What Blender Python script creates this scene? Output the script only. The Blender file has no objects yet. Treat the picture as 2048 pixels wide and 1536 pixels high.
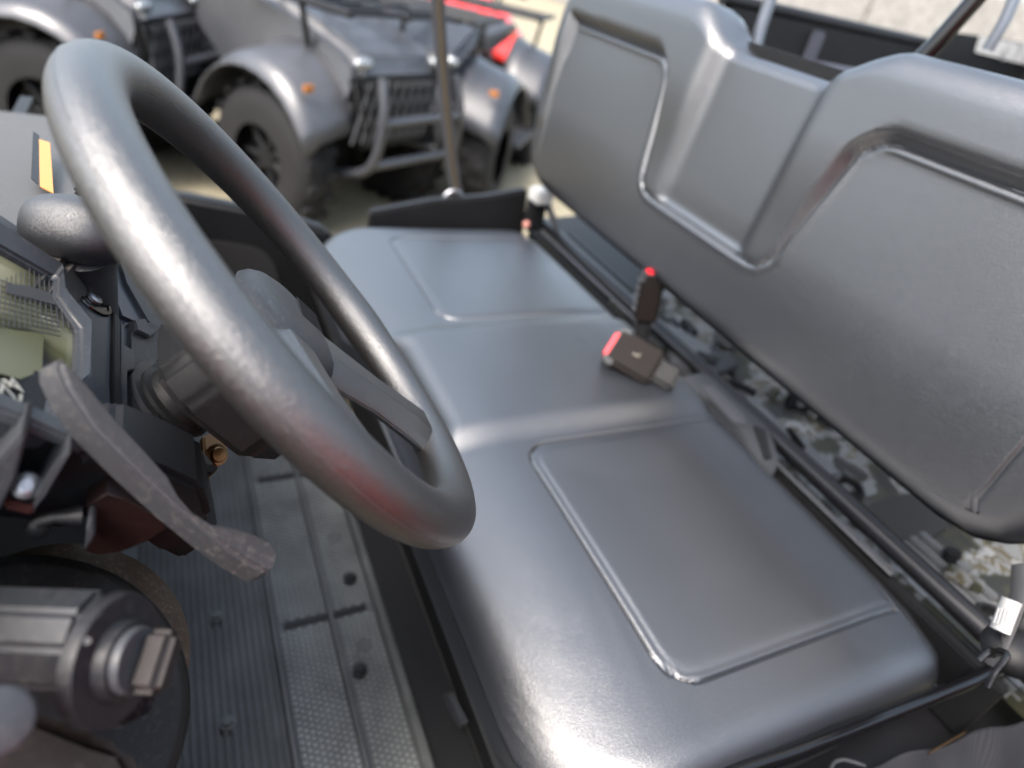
import bpy, bmesh, math, random
from mathutils import Vector, Matrix
random.seed(7)
# ------------------------------------------------------------------ camera, light, exposure
scene = bpy.context.scene
C = bpy.context.collection
CAM = Vector((-0.80, 0.81, 0.60))            # origin of the scene: middle of the bench, at cushion height
RX = Vector((-0.40150831, 0.57868417, -0.7098702))   # vehicle axes seen in camera axes
RY = Vector((-0.89658991, -0.0902148, 0.43357563))
RZ = Vector((0.18686256, 0.81054668, 0.55506438))
FPX = 1290.0
cd = bpy.data.cameras.new('camera'); cam = bpy.data.objects.new('camera', cd); C.objects.link(cam)
rot = Matrix((RX, RY, RZ))                   # rows: world axes; columns: camera axes
cam.matrix_world = Matrix.Translation(CAM) @ rot.to_4x4()
cd.sensor_width = 36; cd.lens = FPX / 2048 * 36; cd.clip_start = 0.02; cd.clip_end = 400
cd.dof.use_dof = True; cd.dof.focus_distance = 0.48; cd.dof.aperture_fstop = 3.2
scene.camera = cam
w = bpy.data.worlds.new('World'); scene.world = w; w.use_nodes = True
nt = w.node_tree; bg = nt.nodes['Background']; sky = nt.nodes.new('ShaderNodeTexSky')
sky.sky_type = 'NISHITA'; sky.sun_disc = False
SUN_EL, SUN_AZ = 58, 115                     # azimuth: direction the light comes from, degrees from +X
sky.sun_elevation = math.radians(SUN_EL); sky.sun_rotation = math.radians(90 - SUN_AZ)
sky.air_density = 1.0; sky.dust_density = 5; sky.ozone_density = 1.0
bg.inputs[1].default_value = 0.145
hs_ = nt.nodes.new('ShaderNodeHueSaturation'); hs_.inputs['Saturation'].default_value = .7; hs_.inputs['Hue'].default_value = .487   # thin high cloud takes colour out of the sky
nt.links.new(sky.outputs[0], hs_.inputs['Color']); nt.links.new(hs_.outputs[0], bg.inputs[0])
sd = bpy.data.lights.new('sun', 'SUN'); sd.energy = 1.1; sd.angle = math.radians(26); sd.color = (1, .95, .86)
so = bpy.data.objects.new('sun', sd); C.objects.link(so)
e, a = math.radians(SUN_EL), math.radians(SUN_AZ)
so.rotation_euler = Vector((math.cos(e)*math.cos(a), math.cos(e)*math.sin(a), math.sin(e))).to_track_quat('Z', 'Y').to_euler()
scene.view_settings.view_transform = 'Standard'; scene.view_settings.look = 'None'
scene.view_settings.exposure = 2.38; scene.view_settings.gamma = 1.0
scene.render.engine = 'CYCLES'

# ------------------------------------------------------------------ helpers
GZ = -0.95
def ray(u, v):
    q = Vector((u-1024, -(v-768), -FPX))
    d = rot @ q
    return d.normalized()
def hit(u, v, n, p):                           # where the sight line meets a real plane of the vehicle
    d = ray(u, v); n = Vector(n)
    return CAM + d*((Vector(p)-CAM).dot(n)/d.dot(n))
TH = .675
WN = Vector((0, -math.cos(TH), math.sin(TH))); WB = Vector((0, math.sin(TH), math.cos(TH))); WX = Vector((1,0,0))
WC = Vector((-.375, .736, .355))
def W(x, t, d): return WC + WX*x + WB*t + WN*d   # steering wheel frame
def tag(o, label=None, cat=None, group=None, kind=None):
    if label: o['label'] = label
    if cat: o['category'] = cat
    if group: o['group'] = group
    if kind: o['kind'] = kind
    return o
def empty(name, loc, parent=None, rz=0):
    o = bpy.data.objects.new(name, None); C.objects.link(o); o.location = loc; o.rotation_euler = (0,0,rz); o.empty_display_size = .1
    if parent: o.parent = parent
    return o
def link(name, bm, m, parent=None, smooth=True, ang=40, keep=True):
    me = bpy.data.meshes.new(name); bm.normal_update()
    if smooth:
        for f in bm.faces: f.smooth = True
        ca = math.cos(math.radians(ang))
        for ed in bm.edges:
            if len(ed.link_faces) == 2:
                if ed.link_faces[0].normal.dot(ed.link_faces[1].normal) < ca: ed.smooth = False
    bm.to_mesh(me); bm.free()
    o = bpy.data.objects.new(name, me); C.objects.link(o)
    if m: me.materials.append(m)
    if smooth and 5 < len(me.polygons) < 3000:
        wn = o.modifiers.new('weighted_normals', 'WEIGHTED_NORMAL'); wn.keep_sharp = True
    if parent:
        o.parent = parent                       # parts of the main vehicle are written in world coordinates
        if keep and parent.type == 'EMPTY': o.matrix_parent_inverse = Matrix.Translation(parent.location).inverted()
    return o
def bevel(bm, w, seg=2, edges=None):
    es = edges if edges is not None else [e for e in bm.edges if len(e.link_faces)==2 and e.calc_face_angle(0) > .5]
    if es and w > 0: bmesh.ops.bevel(bm, geom=es, offset=w, segments=seg, affect='EDGES', clamp_overlap=True)
def join(*bms):
    r = bmesh.new()
    for b in bms:
        me = bpy.data.meshes.new('t'); b.to_mesh(me); r.from_mesh(me); bpy.data.meshes.remove(me); b.free()
    return r
def box(c, s, bv=0, seg=2, R=None):
    bm = bmesh.new(); bmesh.ops.create_cube(bm, size=1)
    for v in bm.verts: v.co = Vector((v.co.x*s[0], v.co.y*s[1], v.co.z*s[2]))
    if bv: bevel(bm, bv, seg)
    for v in bm.verts: v.co = (R @ v.co if R else v.co) + Vector(c)
    return bm
def slab(pts, ext, bv=.002, seg=2):           # outline with real thickness: pts are 3D, ext the thickness vector
    bm = bmesh.new(); ext = Vector(ext)
    a = [bm.verts.new(p) for p in pts]; b = [bm.verts.new(Vector(p)+ext) for p in pts]
    n = len(pts)
    bm.faces.new(a); bm.faces.new(b[::-1])
    for i in range(n): bm.faces.new((a[i], b[i], b[(i+1)%n], a[(i+1)%n]))
    bmesh.ops.recalc_face_normals(bm, faces=bm.faces)
    if bv:
        bevel(bm, bv, seg)
    big = [f for f in bm.faces if len(f.verts) > 4]
    if big: bmesh.ops.triangulate(bm, faces=big)
    return bm
def smoothpoly(pts, it=2):
    for _ in range(it):
        q = []
        for i in range(len(pts)):
            a, b = Vector(pts[i]), Vector(pts[(i+1)%len(pts)])
            q += [a*.8+b*.2, a*.2+b*.8]
        pts = q
    return pts
def frame_from(d):
    d = Vector(d).normalized(); up = Vector((0,0,1)) if abs(d.z) < .9 else Vector((1,0,0))
    x = d.cross(up).normalized(); y = x.cross(d)
    return x, y, d
def tube(path, r, seg=16, closed=False, sx=1, cap=True):
    bm = bmesh.new(); path = [Vector(p) for p in path]; n = len(path); rings = []
    rr = r if isinstance(r, (list,tuple)) else [r]*n
    x = None
    for i, p in enumerate(path):
        if closed: d = path[(i+1)%n]-path[i-1]
        else: d = path[min(i+1,n-1)]-path[max(i-1,0)]
        d.normalize()
        if x is None: x, y, _ = frame_from(d)
        else: x = (x - d*x.dot(d)).normalized()
        y = d.cross(x)
        rings.append([bm.verts.new(p+(x*math.cos(t)*sx+y*math.sin(t))*rr[i]) for t in [2*math.pi*k/seg for k in range(seg)]])
    for i in range(n if closed else n-1):
        A, B = rings[i], rings[(i+1)%n]
        for k in range(seg): bm.faces.new((A[k], A[(k+1)%seg], B[(k+1)%seg], B[k]))
    if not closed and cap:
        bm.faces.new(rings[0][::-1]); bm.faces.new(rings[-1])
    bmesh.ops.recalc_face_normals(bm, faces=bm.faces)
    return bm
def spline(pts, n=8, closed=False):
    P = [Vector(p) for p in pts]; m = len(P); out = []
    for i in range(m if closed else m-1):
        p1, p2 = P[i], P[(i+1)%m]
        p0 = P[i-1] if (i or closed) else P[0]; p3 = P[(i+2)%m] if (closed or i+2 < m) else P[-1]
        for k in range(n):
            t = k/n
            out.append(.5*((2*p1)+(p2-p0)*t+(2*p0-5*p1+4*p2-p3)*t*t+(3*p1-p0-3*p2+p3)*t**3))
    if not closed: out.append(P[-1])
    return out
def cyl(a, b, r1, r2=None, seg=32, bv=0, bseg=2):
    a, b = Vector(a), Vector(b); r2 = r1 if r2 is None else r2
    x, y, d = frame_from(b-a); bm = bmesh.new()
    A = [bm.verts.new(a+(x*math.cos(t)+y*math.sin(t))*r1) for t in [2*math.pi*k/seg for k in range(seg)]]
    B = [bm.verts.new(b+(x*math.cos(t)+y*math.sin(t))*r2) for t in [2*math.pi*k/seg for k in range(seg)]]
    for k in range(seg): bm.faces.new((A[k], A[(k+1)%seg], B[(k+1)%seg], B[k]))
    bm.faces.new(A[::-1]); f = bm.faces.new(B)
    bmesh.ops.recalc_face_normals(bm, faces=bm.faces)
    if bv: bevel(bm, bv, bseg, [e for e in bm.edges if len(e.link_faces)==2 and any(len(f.verts)>4 for f in e.link_faces)])
    return bm
def lathe(o, ax, prof, seg=48, cap=True):      # prof: (radius, height along ax)
    o = Vector(o); x, y, d = frame_from(ax); bm = bmesh.new(); R = []
    for r, h in prof: R.append([bm.verts.new(o+d*h+(x*math.cos(t)+y*math.sin(t))*r) for t in [2*math.pi*k/seg for k in range(seg)]])
    for A, B in zip(R, R[1:]):
        for k in range(seg): bm.faces.new((A[k], A[(k+1)%seg], B[(k+1)%seg], B[k]))
    if cap: bm.faces.new(R[0][::-1]); bm.faces.new(R[-1])
    bmesh.ops.recalc_face_normals(bm, faces=bm.faces)
    return bm
def ellipsoid(c, r, R=None, seg=32, p=1.0):
    bm = bmesh.new(); bmesh.ops.create_uvsphere(bm, u_segments=seg, v_segments=seg//2, radius=1)
    for v in bm.verts:
        q = Vector([math.copysign(abs(k)**p, k) for k in v.co]); q = Vector((q.x*r[0], q.y*r[1], q.z*r[2])); v.co = (R @ q if R else q)+Vector(c)
    return bm
def sst(a, b, x):
    t = min(1, max(0, (x-a)/(b-a))); return t*t*(3-2*t)
def gss(x, s): return math.exp(-(x/s)**2)

# ------------------------------------------------------------------ materials
MATS = {}
def mat(name, col, rough=.5, bump=0, scale=400, var=0, spec=.5, metal=0, dust=0, coat=0, detail=3, dist=.0006, kind='noise', rvar=0, ior=1.5):
    if name in MATS: return MATS[name]
    m = bpy.data.materials.new(name); m.use_nodes = True; t = m.node_tree; N = t.nodes; L = t.links
    b = N['Principled BSDF']; b.inputs['Base Color'].default_value = (*col, 1); b.inputs['Roughness'].default_value = rough
    b.inputs['Specular IOR Level'].default_value = spec; b.inputs['Metallic'].default_value = metal; b.inputs['Coat Weight'].default_value = coat; b.inputs['IOR'].default_value = ior
    tc = N.new('ShaderNodeTexCoord')
    if var or dust:
        n = N.new('ShaderNodeTexNoise'); n.inputs['Scale'].default_value = 9; n.inputs['Detail'].default_value = 8; n.inputs['Roughness'].default_value = .65
        L.new(tc.outputs['Object'], n.inputs['Vector'])
        r = N.new('ShaderNodeMapRange'); r.inputs['From Min'].default_value = .3; r.inputs['From Max'].default_value = .7; L.new(n.outputs['Fac'], r.inputs['Value'])
        mx = N.new('ShaderNodeMix'); mx.data_type = 'RGBA'
        mx.inputs['A'].default_value = (*[k*(1-var) for k in col], 1); mx.inputs['B'].default_value = (*[k*(1+var) for k in col], 1)
        L.new(r.outputs['Result'], mx.inputs['Factor']); out = mx.outputs['Result']
        if dust:
            n2 = N.new('ShaderNodeTexNoise'); n2.inputs['Scale'].default_value = 260; n2.inputs['Detail'].default_value = 4; n2.inputs['Roughness'].default_value = .7
            L.new(tc.outputs['Object'], n2.inputs['Vector'])
            r2 = N.new('ShaderNodeMapRange'); r2.inputs['From Min'].default_value = .52; r2.inputs['From Max'].default_value = .78; r2.inputs['To Max'].default_value = dust
            L.new(n2.outputs['Fac'], r2.inputs['Value'])
            m2 = N.new('ShaderNodeMix'); m2.data_type = 'RGBA'; L.new(out, m2.inputs['A']); m2.inputs['B'].default_value = (.34,.31,.27,1)
            mu = N.new('ShaderNodeMath'); mu.operation = 'MULTIPLY'; L.new(r2.outputs['Result'], mu.inputs[0]); L.new(r.outputs['Result'], mu.inputs[1])
            L.new(mu.outputs[0], m2.inputs['Factor']); out = m2.outputs['Result']
        L.new(out, b.inputs['Base Color'])
        if rvar:
            rr = N.new('ShaderNodeMapRange'); rr.inputs['From Min'].default_value = .3; rr.inputs['From Max'].default_value = .7
            rr.inputs['To Min'].default_value = rough-rvar; rr.inputs['To Max'].default_value = rough+rvar
            L.new(n.outputs['Fac'], rr.inputs['Value']); L.new(rr.outputs['Result'], b.inputs['Roughness'])
    if bump:
        if kind == 'leather':
            n = N.new('ShaderNodeTexVoronoi'); n.feature = 'F1'; n.inputs['Scale'].default_value = scale; o = n.outputs['Distance']
            n3 = N.new('ShaderNodeTexNoise'); n3.inputs['Scale'].default_value = scale*.5; L.new(tc.outputs['Object'], n3.inputs['Vector'])
            ad = N.new('ShaderNodeMix'); ad.data_type = 'VECTOR'; ad.inputs['Factor'].default_value = .012
            L.new(tc.outputs['Object'], ad.inputs['A']); L.new(n3.outputs['Color'], ad.inputs['B']); L.new(ad.outputs['Result'], n.inputs['Vector'])
        else:
            n = N.new('ShaderNodeTexNoise'); n.inputs['Scale'].default_value = scale; n.inputs['Detail'].default_value = detail; o = n.outputs['Fac']
            L.new(tc.outputs['Object'], n.inputs['Vector'])
        bp = N.new('ShaderNodeBump'); bp.inputs['Strength'].default_value = bump; bp.inputs['Distance'].default_value = dist
        L.new(o, bp.inputs['Height']); L.new(bp.outputs['Normal'], b.inputs['Normal'])
    MATS[name] = m; return m
VINYL = mat('seat_vinyl', (.0050,.0062,.0088), .36, .42, 640, .12, 1.0, ior=1.68, dist=.0004, kind='leather', rvar=.012)
WHEELM = mat('wheel_rubber', (.006,.0058,.0056), .39, 1, 640, .05, .9, ior=1.62, dust=.05, dist=.00022, kind='leather', rvar=0)
PLA = mat('grained_plastic', (.017,.018,.020), .50, .6, 1500, .12, .40, dust=.22, dist=.0003)
PLD = mat('dark_plastic', (.005,.0053,.006), .50, .5, 1500, .12, .22, dust=.05, dist=.0003)
PLB = mat('black_steel', (.005,.005,.006), .33, .25, 600, .1, .35, dust=.04, dist=.0002)
PLG = mat('gloss_black', (.003,.003,.0035), .12, .1, 60, 0, .35, coat=0, dist=.0005)
GREY = mat('grey_plastic', (.026,.028,.032), .44, .4, 1300, .1, .36, dust=.14, dist=.0003)
FLOORM = mat('floor_rubber', (.040,.043,.042), .55, .4, 700, .5, .4, dust=.2, dist=.0004)
BELT = mat('belt_webbing', (.03,.03,.032), .8, .7, 900, .1)
RED = mat('red_button', (.55,.01,.02), .4)
REDP = mat('red_paint', (.55,.025,.02), .35, coat=.4)
WHITE = mat('white_label', (.30,.30,.29), .5)
INK = mat('black_ink', (.03,.03,.03), .6)
CHROME = mat('zinc_steel', (.28,.28,.29), .38, metal=1)
BRASS = mat('yellow_zinc_steel', (.17,.095,.042), .38, .3, 500, .2, metal=1, dist=.0003)
AMBER = mat('amber_plastic', (.25,.09,.015), .35)
STICK = mat('orange_sticker', (.30,.13,.02), .4)
LENS = mat('headlight_lens', (.22,.23,.235), .25, metal=.6)
TYRE = mat('tyre_rubber', (.008,.008,.0085), .75, .4, 200, .15, .25, dist=.002)
BODYG = mat('grey_atv_plastic', (.026,.028,.033), .35, .2, 60, .1, .6, dust=.2, dist=.001)
BODYD = mat('dark_atv_plastic', (.018,.02,.025), .4, .2, 60, .1, .6, dust=.1, dist=.001)
BRONZE = mat('tan_dust_plastic', (.04,.029,.018), .6, .8, 900, .4, .3, dust=.35, dist=.0006)
HATCH = mat('hatch_fabric', (.1,.1,.11), .85, spec=.1)
def concrete():
    m = mat('concrete', (.175,.156,.108), .9, .5, 40, .12, .3, dist=.004); return m
def camo():
    m = bpy.data.materials.new('camouflage_print'); m.use_nodes = True; t = m.node_tree; N = t.nodes; L = t.links; b = N['Principled BSDF']
    tc = N.new('ShaderNodeTexCoord'); sn = N.new('ShaderNodeVectorMath'); sn.operation = 'SNAP'; sn.inputs[1].default_value = (.0055,.0055,.0055)
    L.new(tc.outputs['Object'], sn.inputs[0])
    n = N.new('ShaderNodeTexNoise'); n.inputs['Scale'].default_value = 13; n.inputs['Detail'].default_value = 3.5; n.inputs['Roughness'].default_value = .62; n.inputs['Distortion'].default_value = .6; L.new(sn.outputs[0], n.inputs['Vector'])
    cr = N.new('ShaderNodeValToRGB'); cr.color_ramp.interpolation = 'CONSTANT'; el = cr.color_ramp.elements
    el[0].position = 0; el[0].color = (.012,.013,.012,1); el[1].position = .43; el[1].color = (.020,.021,.013,1)
    for p, c in ((.50,(.095,.10,.102,1)), (.57,(.05,.044,.028,1)), (.62,(.14,.145,.145,1)), (.71,(.02,.022,.02,1))):
        q = el.new(p); q.color = c
    L.new(n.outputs['Fac'], cr.inputs['Fac']); L.new(cr.outputs['Color'], b.inputs['Base Color']); b.inputs['Roughness'].default_value = .4
    return m
CAMO = camo()
def hatch():
    m = HATCH; t = m.node_tree; N = t.nodes; L = t.links; b = N['Principled BSDF']; tc = N['Texture Coordinate'] if 'Texture Coordinate' in N else N.new('ShaderNodeTexCoord')
    wv = N.new('ShaderNodeTexWave'); wv.bands_direction = 'DIAGONAL'; wv.inputs['Scale'].default_value = 85; wv.inputs['Distortion'].default_value = 1.2; wv.inputs['Detail Scale'].default_value = .12; wv.inputs['Detail'].default_value = 1
    L.new(tc.outputs['Object'], wv.inputs['Vector'])
    cr = N.new('ShaderNodeValToRGB'); cr.color_ramp.elements[0].color = (.012,.012,.014,1); cr.color_ramp.elements[0].position = .35; cr.color_ramp.elements[1].color = (.016,.017,.020,1); cr.color_ramp.elements[1].position = .62
    L.new(wv.outputs['Color'], cr.inputs['Fac']); L.new(cr.outputs['Color'], b.inputs['Base Color'])
hatch()
def screenmat():
    m = bpy.data.materials.new('display_screen'); m.use_nodes = True; t = m.node_tree; N = t.nodes; L = t.links; b = N['Principled BSDF']
    tc = N.new('ShaderNodeTexCoord'); n = N.new('ShaderNodeTexNoise'); n.inputs['Scale'].default_value = 16; n.inputs['Detail'].default_value = 1; L.new(tc.outputs['Object'], n.inputs['Vector'])
    cr = N.new('ShaderNodeValToRGB'); cr.color_ramp.interpolation = 'EASE'; el = cr.color_ramp.elements
    el[0].position = .3; el[0].color = (.02,.022,.02,1); el[1].position = .62; el[1].color = (.17,.165,.10,1); q = el.new(.48); q.color = (.07,.07,.035,1)
    L.new(n.outputs['Fac'], cr.inputs['Fac']); L.new(cr.outputs['Color'], b.inputs['Base Color'])
    b.inputs['Roughness'].default_value = .06; b.inputs['Coat Weight'].default_value = .6; b.inputs['Coat Roughness'].default_value = .03
    return m
SCREEN = screenmat()

# ------------------------------------------------------------------ setting
bm = bmesh.new(); bmesh.ops.create_grid(bm, x_segments=8, y_segments=8, size=150)
for v in bm.verts: v.co.z = GZ
tag(link('ground', bm, concrete()), kind='structure')

# ------------------------------------------------------------------ the vehicle in the foreground
UTV = empty('utility_vehicle', (0, 0, GZ))
tag(UTV, 'open utility vehicle with black vinyl bench seat and thick black steering wheel, filling the foreground', 'utility vehicle')

def lines(lo, hi, step, fine, fstep=.0012, fw=.012):
    s = set(); x = lo
    while x < hi: s.add(round(x, 5)); x += step
    s.add(hi)
    for f in fine:
        x = max(lo, f-fw)
        while x <= min(hi, f+fw): s.add(round(x, 5)); x += fstep
    s = sorted(s); out = [s[0]]
    for q in s[1:]:
        if q-out[-1] > fstep*.6: out.append(q)
    if out[-1] < hi: out[-1] = hi
    return out
def cushion_like(xs, ys, A, B, rc, roll, pos, rc2=None):
    rc2 = rc2 or rc
    """pillow grid. xs/ys in -A..A / -B..B; roll: list of (outward, down) steps past the rim; pos(x,y,out,down)->Vector"""
    K = len(roll)
    us = [-1-(k+1)/K for k in range(K)][::-1] + [x/A for x in xs] + [1+(k+1)/K for k in range(K)]
    vs = [-1-(k+1)/K for k in range(K)][::-1] + [y/B for y in ys] + [1+(k+1)/K for k in range(K)]
    bm = bmesh.new(); G = []
    for u in us:
        row = []
        for v in vs:
            s = max(abs(u), abs(v)); s1 = min(s, 1)
            k = int(round((s-1)*K)) if s > 1 else 0
            qx, qy = (u/s*s1*A, v/s*s1*B) if s > 0 else (0, 0)
            r = (rc if qy > 0 else rc2)*s1**6
            cx = max(-(A*s1-r), min(A*s1-r, qx)); cy = max(-(B*s1-r), min(B*s1-r, qy))
            dx, dy = qx-cx, qy-cy; l = math.hypot(dx, dy)
            if l > 1e-9: px, py = cx+dx/l*min(r, l) if l > r else cx+dx, cy+dy/l*min(r, l) if l > r else cy+dy
            else: px, py = qx, qy
            out, down = roll[k-1] if k > 0 else (0, 0)
            if k > 0:
                if l < 1e-9:
                    dx, dy, l = (math.copysign(1, qx), 0, 1) if abs(u) >= abs(v) else (0, math.copysign(1, qy), 1)
                px += dx/l*out; py += dy/l*out
            row.append(bm.verts.new(pos(px, py, out, down)))
        G.append(row)
    for i in range(len(us)-1):
        for j in range(len(vs)-1):
            bm.faces.new((G[i][j], G[i+1][j], G[i+1][j+1], G[i][j+1]))
    edge = [G[i][0] for i in range(len(us))] + [G[-1][j] for j in range(1, len(vs))] + [G[i][-1] for i in range(len(us)-2, -1, -1)] + [G[0][j] for j in range(len(vs)-2, 0, -1)]
    bm.faces.new(edge[::-1])
    return bm
def rrect_sd(x, y, x0, x1, y0, y1, r):
    cx, cy = (x0+x1)/2, (y0+y1)/2; qx = abs(x-cx)-(x1-x0)/2+r; qy = abs(y-cy)-(y1-y0)/2+r
    return math.hypot(max(qx,0), max(qy,0))+min(max(qx,qy),0)-r
def seam(s):      # s<0 inside the panel
    h = -.0048*gss(s-.001, .0017)                   # pressed-in line
    h += -.0008*sst(.002, -.002, s)*sst(-.0125, -.0085, s)
    return h
def cush_h(x, y):
    h = 0
    for sgn in (-1, 1):
        sd_ = rrect_sd(x*sgn if sgn < 0 else x*sgn, y, .183, .573, -.30, .391, .042)
        h += seam(sd_)
        if sd_ < 0: h += .0008*sst(.010, .016, -sd_)-.0015*sst(.02,.12,-sd_)
    ax = abs(x)
    h += .013*(1-sst(.125, .172, ax))                # raised middle section
    h -= .045*max(0, (y-.40)/.17)**2.2
    h -= .020*max(0, (.10-y)/.2)**2                  # falls to the back
    h += .0012*math.sin(x*7+1)*math.sin(y*9)
    h -= .003*gss(math.hypot(x-.055, y-.16), .005)
    w_ = gss(math.hypot(x+.50, y-.46), .10)+gss(math.hypot(x+.60, y-.10), .06)
    if w_ > .01: h += .00025*w_*math.sin(60*x+40*y+3*math.sin(30*y))*math.sin(90*y-35*x)
    return h
ROLL_C = []
Rr = .042
for k in range(1, 9):
    t = math.pi/2*k/8; ROLL_C.append((Rr*math.sin(t), Rr*(1-math.cos(t))))
ROLL_C += [(Rr+.002, Rr+.02), (Rr, Rr+.04), (Rr-.004, Rr+.055), (Rr-.008, .102)]
AX, BY = .662-Rr, .238
yc = .262
xs = lines(-AX, AX, .008, [-.573,-.183,.183,.573]); ys = lines(-BY, BY, .008, [.391-yc-.010], .0014, .022)
def cpos(x, y, out, down):
    yy = yc + y + max(0, y)/(BY+Rr)*(-.045 + .070*sst(.10, .24, abs(x)))
    h = cush_h(x, yy) if down < .03 else cush_h(x, yy)*.6
    bulge = -.010*(abs(x)/.65)**4
    return Vector((x, yy, h + bulge - down))
bm = cushion_like(xs, ys, AX, BY, .080, ROLL_C, cpos, .022)
bmesh.ops.recalc_face_normals(bm, faces=bm.faces)
seat = link('seat_cushion', bm, VINYL, UTV, ang=60)
# moulded seat pan under the cushion, its lip shows as thin lines along the front
def outline(A, B, rc, n=10, y0=0):
    pts = []
    for cx, cy, a0 in ((A-rc, B-rc, 0), (-(A-rc), B-rc, 90), (-(A-rc), -(B-rc), 180), (A-rc, -(B-rc), 270)):
        for k in range(n+1):
            t = math.radians(a0+90*k/n); pts.append(Vector((cx+rc*math.cos(t), y0+cy+rc*math.sin(t), 0)))
    return pts
pan = [p+Vector((0, .0, -.101)) for p in outline(.648, .318, .09, 10, .217)]
bm = slab(pan, (0, 0, -.016), .003)
link('seat_pan', bm, PLB, seat)
rim = spline([p+Vector((0,0,0)) for p in [Vector((q.x*1.004, .217+(q.y-.217)*1.01, -.104)) for q in pan]], 1, True)
link('seat_trim', tube(rim, .0035, 8, True), GREY, seat)

# backrest
LAM = math.radians(8); ZB, ZT = .138, .585
BN = Vector((0, math.cos(LAM), math.sin(LAM))); BS = Vector((0, -math.sin(LAM), math.cos(LAM)))
def topz(x): return .530 + .055*sst(.085, .205, abs(x))
KS = (.218-.172)/(.487-.27); KN = math.hypot(1, KS)
def udist(x, s):   # distance to the U groove (negative inside the middle field)
    a = (abs(x)-(.172+KS*(s-.27)))/KN; b = .27-s; r = .035
    qx, qy = a+r, b+r
    return math.hypot(max(qx,0), max(qy,0))+min(max(qx,qy),0)-r
def pdist(x, s):   # distance to the panel under the head roll (negative inside)
    a = ((.172+KS*(s-.27))-abs(x))/KN; b = s-.487; c = abs(x)-.575; r = .042
    m = math.hypot(max(a+r,0), max(b+r,0))+min(max(a+r,b+r),0)-r
    return max(m, c)
def back_h(x, s):
    ax = abs(x); h = 0; dp, du = pdist(x, s), udist(x, s)
    Hf = .004+.013*sst(.30, .47, s)
    up = sst(.262, .285, s)
    h += Hf*sst(0, .017, dp)*sst(.098, .138, ax)*up*(1-.25*sst(.54,.59,s))
    h -= .011*(1-sst(.100, .128, ax))*up
    mixv = sst(.40, .44, s)
    h += (-.0036*gss(du, .0024)+.0020*gss(du-.0075, .0050))*(1-mixv)*(1 if s < .45 else 0)
    h += -.0036*gss(dp, .0024)*mixv*sst(.62, .56, ax)
    h += .0018*gss(dp+.008, .004)*mixv*sst(.62, .56, ax)
    h -= .022*max(0, (.32-s)/.18)**1.7
    h -= .003*gss(ax-.572, .0022)*sst(.36,.30,s)
    h += .0015*math.sin(x*11)*math.sin(s*14)
    return h
Rb = .034
ROLL_B = [(Rb*math.sin(math.pi/2*k/8), Rb*(1-math.cos(math.pi/2*k/8))) for k in range(1, 9)] + [(Rb, Rb+.03), (Rb-.004, .085), (Rb-.02, .095)]
AB, BB = .643-Rb, (ZT-ZB)/2-Rb; sc = (ZT+ZB)/2
xs = lines(-AB, AB, .008, [-.565,-.195,.195,.565], .0016, .032); ys = lines(-BB, BB, .008, [.487-sc, .27-sc], .0014, .014)
def bpos(x, y, out, down):
    s = sc + y
    # squeeze so the top edge follows the outline
    top = topz(x); lim = ZT-(.085)
    if s > .46: s2 = .46+(s-.46)*(top-.46)/(ZT-.46)
    else: s2 = s
    h = back_h(x, s2)
    if down > .03: h *= .3
    p = Vector((x, .04+.3*math.tan(LAM), 0)) + BS*(s2/math.cos(LAM))
    p = Vector((x, .04-(s2-.3)*math.tan(LAM), s2))
    return p + BN*(h-down)
bm = cushion_like(xs, ys, AB, BB, .06, ROLL_B, bpos)
bmesh.ops.recalc_face_normals(bm, faces=bm.faces)
back = link('backrest', bm, VINYL, UTV, ang=60)
link('backrest_shell', slab([Vector((x, -.055, z)) for x, z in ((-.60,.20),(.60,.20),(.61,.50),(.40,.54),(-.40,.54),(-.61,.50))], (0,-.012,0), .004), PLD, back)

# ---- steering wheel
RW = .1805
def rimr(t):   # grip radius: thicker at ten-to-two, thumb swell
    return .0188
def rim_bm():
    bm = bmesh.new(); n, sg = 192, 48; rings = []
    for i in range(n):
        t = 2*math.pi*i/n
        deg = math.degrees(t)
        c = W(RW*math.sin(t), RW*math.cos(t), 0); rad = (WX*math.sin(t)+WB*math.cos(t))
        sw = sum(gss((deg-a+180)%360-180, 9) for a in (132, 228))     # thumb swells either side of the lower spoke
        ring = []
        for k in range(sg):
            q = 2*math.pi*k/sg
            r = .0190*(1+.06*sw)
            # slightly oval, flatter on the inside
            rr = r*(1+.05*math.cos(2*q))
            d_in = gss(((math.degrees(q)+180) % 360)-180-180, 1)
            # parting line
            pl = -.00035*gss(((math.degrees(q)-205+180)%360)-180, 2.2)
            ring.append(bm.verts.new(c+rad*math.cos(q)*(rr+pl)*.98+WN*math.sin(q)*(rr+pl)))
        rings.append(ring)
    for i in range(n):
        A, B = rings[i], rings[(i+1)%n]
        for k in range(sg): bm.faces.new((A[k], A[(k+1)%sg], B[(k+1)%sg], B[k]))
    bmesh.ops.recalc_face_normals(bm, faces=bm.faces)
    return bm
sw = link('steering_wheel', rim_bm(), WHEELM, UTV)
def wpoly(pts, d, ext, bv=.003, seg=3): return slab([W(x, t, d) for x, t in pts], WN*ext, bv, seg)
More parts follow.
